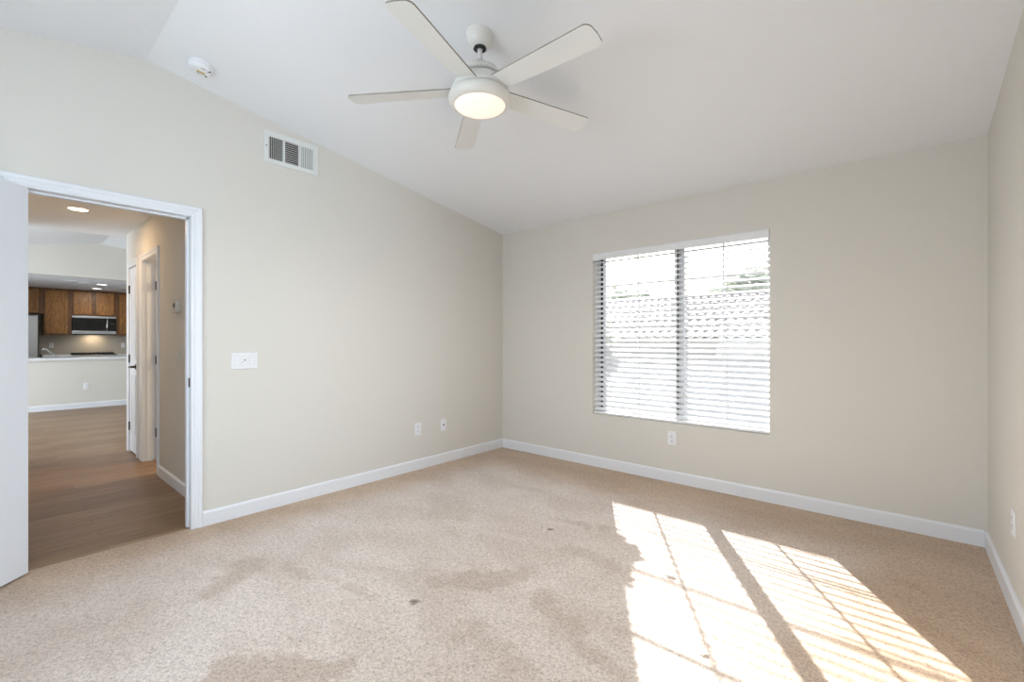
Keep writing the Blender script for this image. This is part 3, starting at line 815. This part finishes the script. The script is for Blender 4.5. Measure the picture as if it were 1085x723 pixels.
# ------------------------------------------------------------------ great room and kitchen
PX = -11.40                                          # face of the peninsula half wall
bm = B(); box(bm, (PX - 0.12, -1.2, -0.05), (PX, 4.0, 0.880)); struct('wall_peninsula', bm, 'wall')
baseboard_y('baseboard_peninsula', PX, 1, -1.2, 3.6, -0.006)
GP = [(-2.6, 2.346), (1.346, 3.056), (4.0, 2.75)]     # vaulted ceiling over the great room (y, z)
bm = B(); prism(bm, GP + [(y, z + 0.12) for y, z in reversed(GP)], 'x', -11.52, -6.93); struct('ceiling_great_room', bm, 'ceiling')
KZ = 2.402
bm = B(); prism(bm, [(-1.3, KZ), (4.0, KZ), (4.0, 2.77), (1.346, 3.076), (-1.3, 2.60)], 'x', -11.52, -11.40); struct('wall_header', bm, 'wall')
bm = B(); box(bm, (-14.72, -1.2, KZ), (-11.52, 4.1, KZ + 0.12)); struct('ceiling_kitchen', bm, 'ceiling')
KX = -14.60
bm = B(); box(bm, (KX - 0.12, -1.2, -0.05), (KX, 4.0, KZ)); struct('wall_kitchen_back', bm, 'splash')
bm = B(); box(bm, (KX - 0.12, -1.32, -0.05), (-11.40, -1.2, KZ + 0.1)); box(bm, (-11.52, -2.62, -0.05), (-11.40, -1.32, 2.62)); struct('wall_kitchen_left', bm, 'wall')
bm = B(); box(bm, (KX - 0.12, 4.0, -0.05), (-11.40, 4.12, KZ + 0.1)); struct('wall_kitchen_right', bm, 'wall')
bm = B()
prism(bm, [(-1.8, HZ + 0.06), (4.0, HZ + 0.06), (4.0, 2.77), (1.346, 3.076), (-1.8, HZ + 0.07)], 'x', -6.93, -6.81)
box(bm, (-6.93, HY + HT, -0.05), (-6.81, 4.0, HZ + 0.12)); box(bm, (-6.93, -2.6, -0.05), (-6.81, -0.14, HZ + 0.06))
struct('wall_great_room_near', bm, 'wall')
bm = B(); box(bm, (-11.5, 4.0, -0.05), (-6.81, 4.12, 3.0)); struct('wall_great_room_right', bm, 'wall')
bm = B(); box(bm, (-11.5, -2.62, -0.05), (-10.9, -2.5, 2.5)); box(bm, (-7.5, -2.62, -0.05), (-6.81, -2.5, 2.5)); box(bm, (-10.9, -2.62, 2.2), (-7.5, -2.5, 2.5)); struct('wall_great_room_left', bm, 'wall')

# worktop on the half wall
ct = thing('worktop', 'long white countertop slab on top of the peninsula half wall', 'countertop', (PX - 0.35, 1.2, 0.880))
bm = B(); box(bm, (-0.42, -2.4, 0.0), (0.39, 2.4, 0.042), 0.004); obj('slab', bm, 'quartz', ct)
outlet('small white outlet on the peninsula half wall above its baseboard', (PX, 1.142, 0.395), '+x')
# kitchen faucet
fc = thing('kitchen_faucet', 'low grey kitchen faucet with a slanted spout behind the peninsula counter', 'faucet', (-12.02, 0.755, 0.922))
bm = B(); lathe(bm, [(0, 0), (0.028, 0), (0.028, 0.012), (0.018, 0.02), (0.017, 0.06), (0, 0.062)], 20); obj('body', bm, 'steel', fc)
bm = B(); tube(bm, [(0, 0, 0.05), (0, -0.03, 0.085), (0, -0.10, 0.150), (0, -0.125, 0.160), (0.0, -0.14, 0.145)], 0.013, 10); obj('spout', bm, 'steel', fc)

# back counter, base cabinets, range
def worktop(label, y0, y1):
    t = thing('worktop', label, 'countertop', (KX + 0.33, (y0 + y1) / 2, 0.880))
    h = (y1 - y0) / 2
    bm = B(); box(bm, (-0.328, -h, 0), (0.32, h, 0.04), 0.004); obj('slab', bm, 'quartz', t)
    bm = B(); box(bm, (-0.328, -h, 0.04), (-0.308, h, 0.14), 0.002); obj('upstand', bm, 'splash', t)
    return t
RY0, RY1 = 1.160, 1.925
worktop('pale countertop between the refrigerator and the range', 0.71, RY0 - 0.004)
worktop('pale countertop at the other side of the range from the refrigerator', RY1 + 0.004, 3.2)
def cab_door(parent, x, y0, y1, z0, z1, knob=None):
    """recessed-panel door on a face looking +X"""
    fr = 0.048
    bm = B()
    box(bm, (x, y0, z0), (x + 0.019, y0 + fr, z1), 0.002); box(bm, (x, y1 - fr, z0), (x + 0.019, y1, z1), 0.002)
    box(bm, (x, y0 + fr, z0), (x + 0.019, y1 - fr, z0 + fr), 0.002); box(bm, (x, y0 + fr, z1 - fr), (x + 0.019, y1 - fr, z1), 0.002)
    box(bm, (x, y0 + fr, z0 + fr), (x + 0.007, y1 - fr, z1 - fr))
    d = obj('door', bm, 'oak', parent)
    if knob is not None:
        ky, kz0 = knob
        bm = B(); tube(bm, [(x + 0.018, ky, kz0), (x + 0.045, ky, kz0), (x + 0.045, ky, kz0 + 0.13), (x + 0.018, ky, kz0 + 0.13)], 0.006, 8); obj('handle', bm, 'nickel', d, label='satin metal bar handle')
    return d
def upper(label, y0, y1, z0, z1, doors, depth=0.38):
    t = thing('kitchen_cabinet', label, 'cabinet', (KX, (y0 + y1) / 2, z0))
    yc = (y0 + y1) / 2
    bm = B(); box(bm, (0.001, y0 - yc + 0.001, 0), (depth, y1 - yc - 0.001, z1 - z0)); obj('carcass', bm, 'oak_shaded', t)
    for (a, b2, c, d, k) in doors:
        cab_door(t, depth, a - yc, b2 - yc, c - z0, d - z0, None if k is None else (k[0] - yc, k[1] - z0))
    return t
upper('short oak wall cabinet above the refrigerator', 0.02, 0.735, 1.825, KZ - 0.002, [(0.05, 0.36, 1.85, 2.35, None), (0.375, 0.665, 1.85, 2.35, None)])
upper('tall oak wall cabinet between the refrigerator and the microwave', 0.735, 1.185, 1.362, KZ - 0.002, [(0.765, 1.118, 1.39, 2.345, (1.100, 1.42))])
upper('short oak wall cabinet with two doors right above the microwave', 1.185, 1.950, 1.805, KZ - 0.002, [(1.215, 1.512, 1.835, 2.350, None), (1.592, 1.905, 1.835, 2.350, (1.61, 1.86))])
upper('oak wall cabinet past the microwave, partly hidden by the hall door frame', 1.950, 2.500, 1.362, KZ - 0.002, [(2.010, 2.44, 1.39, 2.345, (2.03, 1.42))])
for lab, y0, y1 in (('oak base cabinet under the counter between refrigerator and range', 0.712, RY0 - 0.006), ('oak base cabinet under the counter past the range', RY1 + 0.006, 2.70)):
    t = thing('base_cabinet', lab, 'cabinet', (KX, (y0 + y1) / 2, 0.0)); h = (y1 - y0) / 2
    bm = B(); box(bm, (0.002, -h, -0.006), (0.58, h, 0.878)); obj('carcass', bm, 'oak_shaded', t)
    cab_door(t, 0.58, -h + 0.03, h - 0.03, 0.12, 0.66, (h - 0.06, 0.5))
    bm = B(); box(bm, (0.58, -h + 0.03, 0.70), (0.599, h - 0.03, 0.85), 0.002); d = obj('drawer', bm, 'oak', t)
    bm = B(); tube(bm, [(0.598, -0.06, 0.775), (0.625, -0.06, 0.775), (0.625, 0.06, 0.775), (0.598, 0.06, 0.775)], 0.006, 8); obj('handle', bm, 'nickel', d)
# refrigerator
fr = thing('refrigerator', 'stainless refrigerator below the short oak cabinet at the kitchen end', 'refrigerator', (KX + 0.03, 0.30, -0.006))
bm = B(); box(bm, (0, -0.36, 0.03), (0.70, 0.352, 1.765), 0.006); obj('body', bm, 'iron', fr, label='dark grey side panels')
for f_, y0, y1, z0, z1 in (('door', -0.355, 0.338, 0.62, 1.775), ('freezer_drawer', -0.355, 0.338, 0.04, 0.605)):
    bm = B(); box(bm, (0.70, y0, z0), (0.775, y1, z1), 0.012); d = obj(f_, bm, 'steel', fr)
    bm = B()
    if f_ == 'door': tube(bm, [(0.772, -0.29, 0.75), (0.82, -0.29, 0.77), (0.82, -0.29, 1.45), (0.772, -0.29, 1.47)], 0.011, 10)
    else: tube(bm, [(0.772, -0.25, 0.52), (0.82, -0.23, 0.52), (0.82, 0.23, 0.52), (0.772, 0.25, 0.52)], 0.011, 10)
    obj('handle', bm, 'chrome', d)
bm = B(); lathe(bm, [(0, 0.777), (0.022, 0.777), (0.022, 0.772)], 20, Matrix.Translation((0, 0.10, 1.71)) @ Matrix.Rotation(PI / 2, 4, 'Y')); obj('badge', bm, 'chrome', fr)
for yy in (-0.30, 0.30):
    bm = B(); lathe(bm, [(0, 0.0), (0.03, 0.0), (0.03, 0.035), (0, 0.035)], 14, Matrix.Translation((0.60, yy, 0))); obj('foot', bm, 'iron', fr)
# microwave over the range
my0, my1, mz0, mz1 = 1.190, 1.945, 1.372, 1.803
mw = thing('microwave', 'stainless and black microwave hung under the two-door cabinet', 'microwave', (KX, (my0 + my1) / 2, mz0))
mh = (my1 - my0) / 2; mt_ = mz1 - mz0
bm = B(); box(bm, (0.001, -mh, 0), (0.37, mh, mt_ - 0.001), 0.003); obj('body', bm, 'iron', mw)
bm = B(); box(bm, (0.37, -mh, mt_ - 0.045), (0.395, mh, mt_), 0.003); box(bm, (0.37, -mh, 0.018), (0.40, mh, 0.090), 0.004); obj('trim_band', bm, 'steel', mw)
bm = B(); box(bm, (0.37, -mh, 0.090), (0.398, mh - 0.155, mt_ - 0.045), 0.002); d = obj('door', bm, 'black', mw)
bm = B(); tube(bm, [(0.396, mh - 0.165, 0.10), (0.425, mh - 0.165, 0.115), (0.428, mh - 0.165, mt_ / 2 + 0.02), (0.425, mh - 0.165, mt_ - 0.075), (0.396, mh - 0.165, mt_ - 0.06)], 0.015, 10); obj('handle', bm, 'chrome', d)
bm = B(); box(bm, (0.37, mh - 0.155, 0.090), (0.397, mh, mt_ - 0.045), 0.002); d = obj('control_panel', bm, 'black', mw)
boxobj('display', [((0.396, mh - 0.130, 0.245), (0.3985, mh - 0.030, 0.275))], 'grey_and_shade', d)
boxobj('grease_filter', [((0.08, -0.28, -0.004), (0.30, 0.28, 0.002))], 'steel', mw)
light('microwave_lamp', 'AREA', (KX + 0.16, 1.57, mz0 - 0.012), 1.2, (1.0, 0.78, 0.52), (-0.15, 0, -1), 0.22)
# range
rg = thing('kitchen_range', 'stainless kitchen range with a black cooktop between the pale counters', 'range', (KX, (RY0 + RY1) / 2, -0.006))
rh = (RY1 - RY0) / 2 - 0.002
bm = B(); box(bm, (0.01, -rh, 0.04), (0.62, rh, 0.905), 0.003); obj('body', bm, 'steel', rg)
bm = B(); box(bm, (0.01, -rh, 0.905), (0.64, rh, 0.935), 0.004); obj('cooktop', bm, 'black', rg)
bm = B(); box(bm, (0.62, -rh, 0.79), (0.665, rh, 0.922), 0.006); cp = obj('control_panel', bm, 'steel', rg)
for k in range(5):
    bm = B(); lathe(bm, [(0, 0.700), (0.017, 0.700), (0.021, 0.680), (0.022, 0.660)], 18, Matrix.Translation((0, (k - 2) * 0.14, 0.855)) @ Matrix.Rotation(PI / 2, 4, 'Y')); obj('knob', bm, 'chrome', cp)
bm = B(); box(bm, (0.62, -rh + 0.01, 0.22), (0.655, rh - 0.01, 0.775), 0.006); d = obj('oven_door', bm, 'black', rg)
bm = B(); tube(bm, [(0.652, -0.30, 0.72), (0.70, -0.30, 0.72), (0.70, 0.30, 0.72), (0.652, 0.30, 0.72)], 0.012, 10); obj('handle', bm, 'chrome', d)
for yc in (-0.24, 0.0, 0.24):
    bm = B()
    for yy in (-0.10, -0.035, 0.035, 0.10): box(bm, (0.06, yc + yy - 0.006, 0.953), (0.60, yc + yy + 0.006, 0.967), 0.002)
    for xx in (0.06, 0.32, 0.588): box(bm, (xx, yc - 0.106, 0.934), (xx + 0.012, yc + 0.106, 0.960), 0.002)
    obj('grate', bm, 'iron', rg)
# backsplash outlets
outlet('white outlet on the backsplash between the refrigerator and the range', (KX, 0.885, 1.130), '+x')
outlet('white outlet on the backsplash past the microwave', (KX, 2.13, 1.125), '+x')
# kitchen ceiling fittings
downlight('round kitchen downlight nearer the peninsula header', -12.57, 1.50, KZ, 0.095, 'lamp_cool', 'kitchen downlights')
downlight('round kitchen downlight nearer the microwave cabinets', -13.63, 1.54, KZ, 0.095, 'lamp_cool', 'kitchen downlights')
light('kitchen_lamp', 'AREA', (-12.57, 1.50, KZ - 0.02), 3.4, (1.0, 0.97, 0.92), (0, 0, -1), 0.15)
light('kitchen_lamp', 'AREA', (-13.63, 1.54, KZ - 0.02), 3.4, (1.0, 0.97, 0.92), (0, 0, -1), 0.15)
def kvent(label, x0, x1, y0, y1):
    t = thing('ceiling_vent', label, 'air vent', ((x0 + x1) / 2, (y0 + y1) / 2, KZ)); hx, hy = (x1 - x0) / 2, (y1 - y0) / 2
    bm = B(); f = 0.03
    box(bm, (-hx, -hy, -0.012), (-hx + f, hy, -0.0005), 0.002); box(bm, (hx - f, -hy, -0.012), (hx, hy, -0.0005), 0.002); box(bm, (-hx + f, -hy, -0.012), (hx - f, -hy + f, -0.0005), 0.002); box(bm, (-hx + f, hy - f, -0.012), (hx - f, hy, -0.0005), 0.002)
    obj('frame', bm, 'plastic', t)
    boxobj('duct_shade', [((-hx + f, -hy + f, -0.0015), (hx - f, hy - f, -0.0005))], 'grey_and_shade', t)  # dark sheet painted in for the shaded opening above the louvres
    bm = B(); n = 9
    for i in range(n):
        xc = -hx + f + (i + 0.5) * (2 * hx - 2 * f) / n
        box(bm, (xc - 0.010, -hy + f, -0.007), (xc + 0.010, hy - f, -0.0055), 0, Matrix.Rotation(0.5, 3, 'Y'))
    obj('louvre_bank', bm, 'vent', t)
kvent('white kitchen ceiling vent farther from the two downlights', -12.50, -12.14, 0.915, 1.075)
kvent('white kitchen ceiling vent closer to the two downlights', -12.66, -12.32, 1.105, 1.285)

# ------------------------------------------------------------------ outside the bedroom window (upper storey)
GZ = -2.9
bm = B(); box(bm, (-40, 4.2, GZ - 0.2), (40, 60, GZ)); struct('ground', bm, 'ground')
# neighbouring house with a tile roof
nb = thing('neighbour_house', 'pale house with a wavy tile roof seen through the blind', 'house', (-4.0, 16.0, GZ))
bm = B(); box(bm, (-13, -3.2, 0), (13, 5.0, 3.95)); obj('wall', bm, 'stucco', nb)
bm = B(); box(bm, (-13.5, -3.9, 3.86), (13.5, -3.82, 4.20)); box(bm, (-13.5, -3.82, 3.90), (13.5, -3.1, 3.95)); obj('fascia', bm, 'fascia', nb)
M['rooftile'] = mat('clay_roof_tile', (160, 152, 148), 0.85, var=(2, 0.1))
bm = B()
nx = 27 * 4 * 4; ny = 14
ys = [-3.95 + i * (4.4 / ny) for i in range(ny + 1)]
grid = []
for j in range(ny):
    for e in (0, 1):
        y = ys[j + e]; z = 4.16 + (y + 3.95) * 0.36 + (0.035 if e == 0 else 0.0)
        grid.append([bm.verts.new((-13.5 + 27 * i / nx, y, z + 0.05 * abs(math.sin(PI * i / 4.0)))) for i in range(nx + 1)])
for r0, r1 in zip(grid, grid[1:]):
    for i in range(nx): bm.faces.new((r0[i], r0[i + 1], r1[i + 1], r1[i]))
obj('roof', bm, 'rooftile', nb)
bm = B(); prism(bm, [(-3.6, 3.95), (5.4, 3.95), (0.42, 5.72)], 'x', -13.4, 13.4); obj('roof_deck', bm, 'fascia', nb)

def tree(label, x, y, h, crown_r, n, seed, leafsize=0.10, name='tree'):
    rnd = random.Random(seed)
    t = thing(name, label, 'tree', (x, y, GZ))
    bm = B()
    top = Vector((0, 0, h * 0.62))
    tube(bm, [(0, 0, 0), (0.03, 0.02, h * 0.3), top], 0.035 * h ** 0.5 * 0.9, 9, 0.03)
    hubs = []
    for k in range(9):
        a = k * 2.4; rr = crown_r * rnd.uniform(0.35, 0.75)
        e = Vector((rr * math.cos(a), rr * math.sin(a), h * 0.70 + crown_r * rnd.uniform(-0.3, 0.6)))
        tube(bm, [Vector((0.02, 0.01, h * rnd.uniform(0.35, 0.58))), (e + top) / 2 + Vector((0, 0, -0.05)), e], 0.025, 6, 0.008)
        hubs.append(e)
    obj('trunk', bm, 'bark', t)
    bm = B()
    for i in range(n):
        c = rnd.choice(hubs); d = Vector((rnd.gauss(0, 1), rnd.gauss(0, 1), rnd.gauss(0, 0.8)))
        p = c + d * crown_r * 0.24
        q = Vector((rnd.gauss(0, 1), rnd.gauss(0, 1), rnd.gauss(0, 1))).to_track_quat('Z', 'Y')
        s = leafsize * rnd.uniform(0.7, 1.3)
        vs = [bm.verts.new(p + q @ Vector(v)) for v in ((-s, 0, 0), (-s * 0.2, -s * 0.42, s * 0.06), (s, 0, 0), (-s * 0.2, s * 0.42, s * 0.06))]
        bm.faces.new(vs)
    f = obj('foliage', bm, 'leaf', t)
    return t
tree('leafy tree above the tile roof behind the blind section away from the room corner', -5.4, 23.5, 8.6, 1.9, 1700, 3, 0.22)
tree('leafy tree above the tile roof behind the blind section by the room corner', -12.6, 25.5, 8.6, 1.7, 1500, 4, 0.22)
# a leafy shoot of a young tree close to the glass
yt = thing('young_tree', 'slender leafy tree top close outside the blind at the room-corner side', 'tree', (-2.62, 4.40, GZ))
bm = B(); tube(bm, [(0, 0, 0), (0.03, 0.0, 2.2), (0.05, -0.02, 3.6), (0.12, -0.08, 4.0), (0.24, -0.14, 4.15)], 0.03, 9, 0.010)
tube(bm, [(0.05, -0.02, 3.6), (0.10, -0.10, 3.9), (0.30, -0.16, 4.32)], 0.012, 7, 0.005)
tube(bm, [(0.05, -0.02, 3.5), (-0.10, -0.02, 4.0), (-0.12, 0.0, 4.5)], 0.012, 7, 0.005)
obj('trunk', bm, 'bark', yt)
bm = B(); rnd = random.Random(5)
for i in range(520):
    cx_, cy_, cz_, rr = rnd.choice(((0.20, -0.15, 4.20, 0.11), (0.28, -0.15, 4.15, 0.09), (0.18, -0.14, 4.32, 0.10), (0.10, -0.10, 4.10, 0.12), (-0.1, 0.0, 4.4, 0.14)))
    d = Vector((rnd.gauss(0, 1), rnd.gauss(0, 0.7), rnd.gauss(0, 1))); d = d.normalized() * rr * rnd.random() ** 0.4
    p = Vector((cx_, cy_, cz_)) + d
    if p.y < -0.24: p.y = -0.24
    q = Vector((rnd.gauss(0, 1), rnd.gauss(0, 1), rnd.gauss(0, 1))).to_track_quat('Z', 'Y'); sz = 0.042 * rnd.uniform(0.7, 1.3)
    bm.faces.new([bm.verts.new(p + q @ Vector(v)) for v in ((-sz, 0, 0), (-sz * 0.2, -sz * 0.42, sz * 0.06), (sz, 0, 0), (-sz * 0.2, sz * 0.42, sz * 0.06))])
obj('foliage', bm, 'leaf', yt)
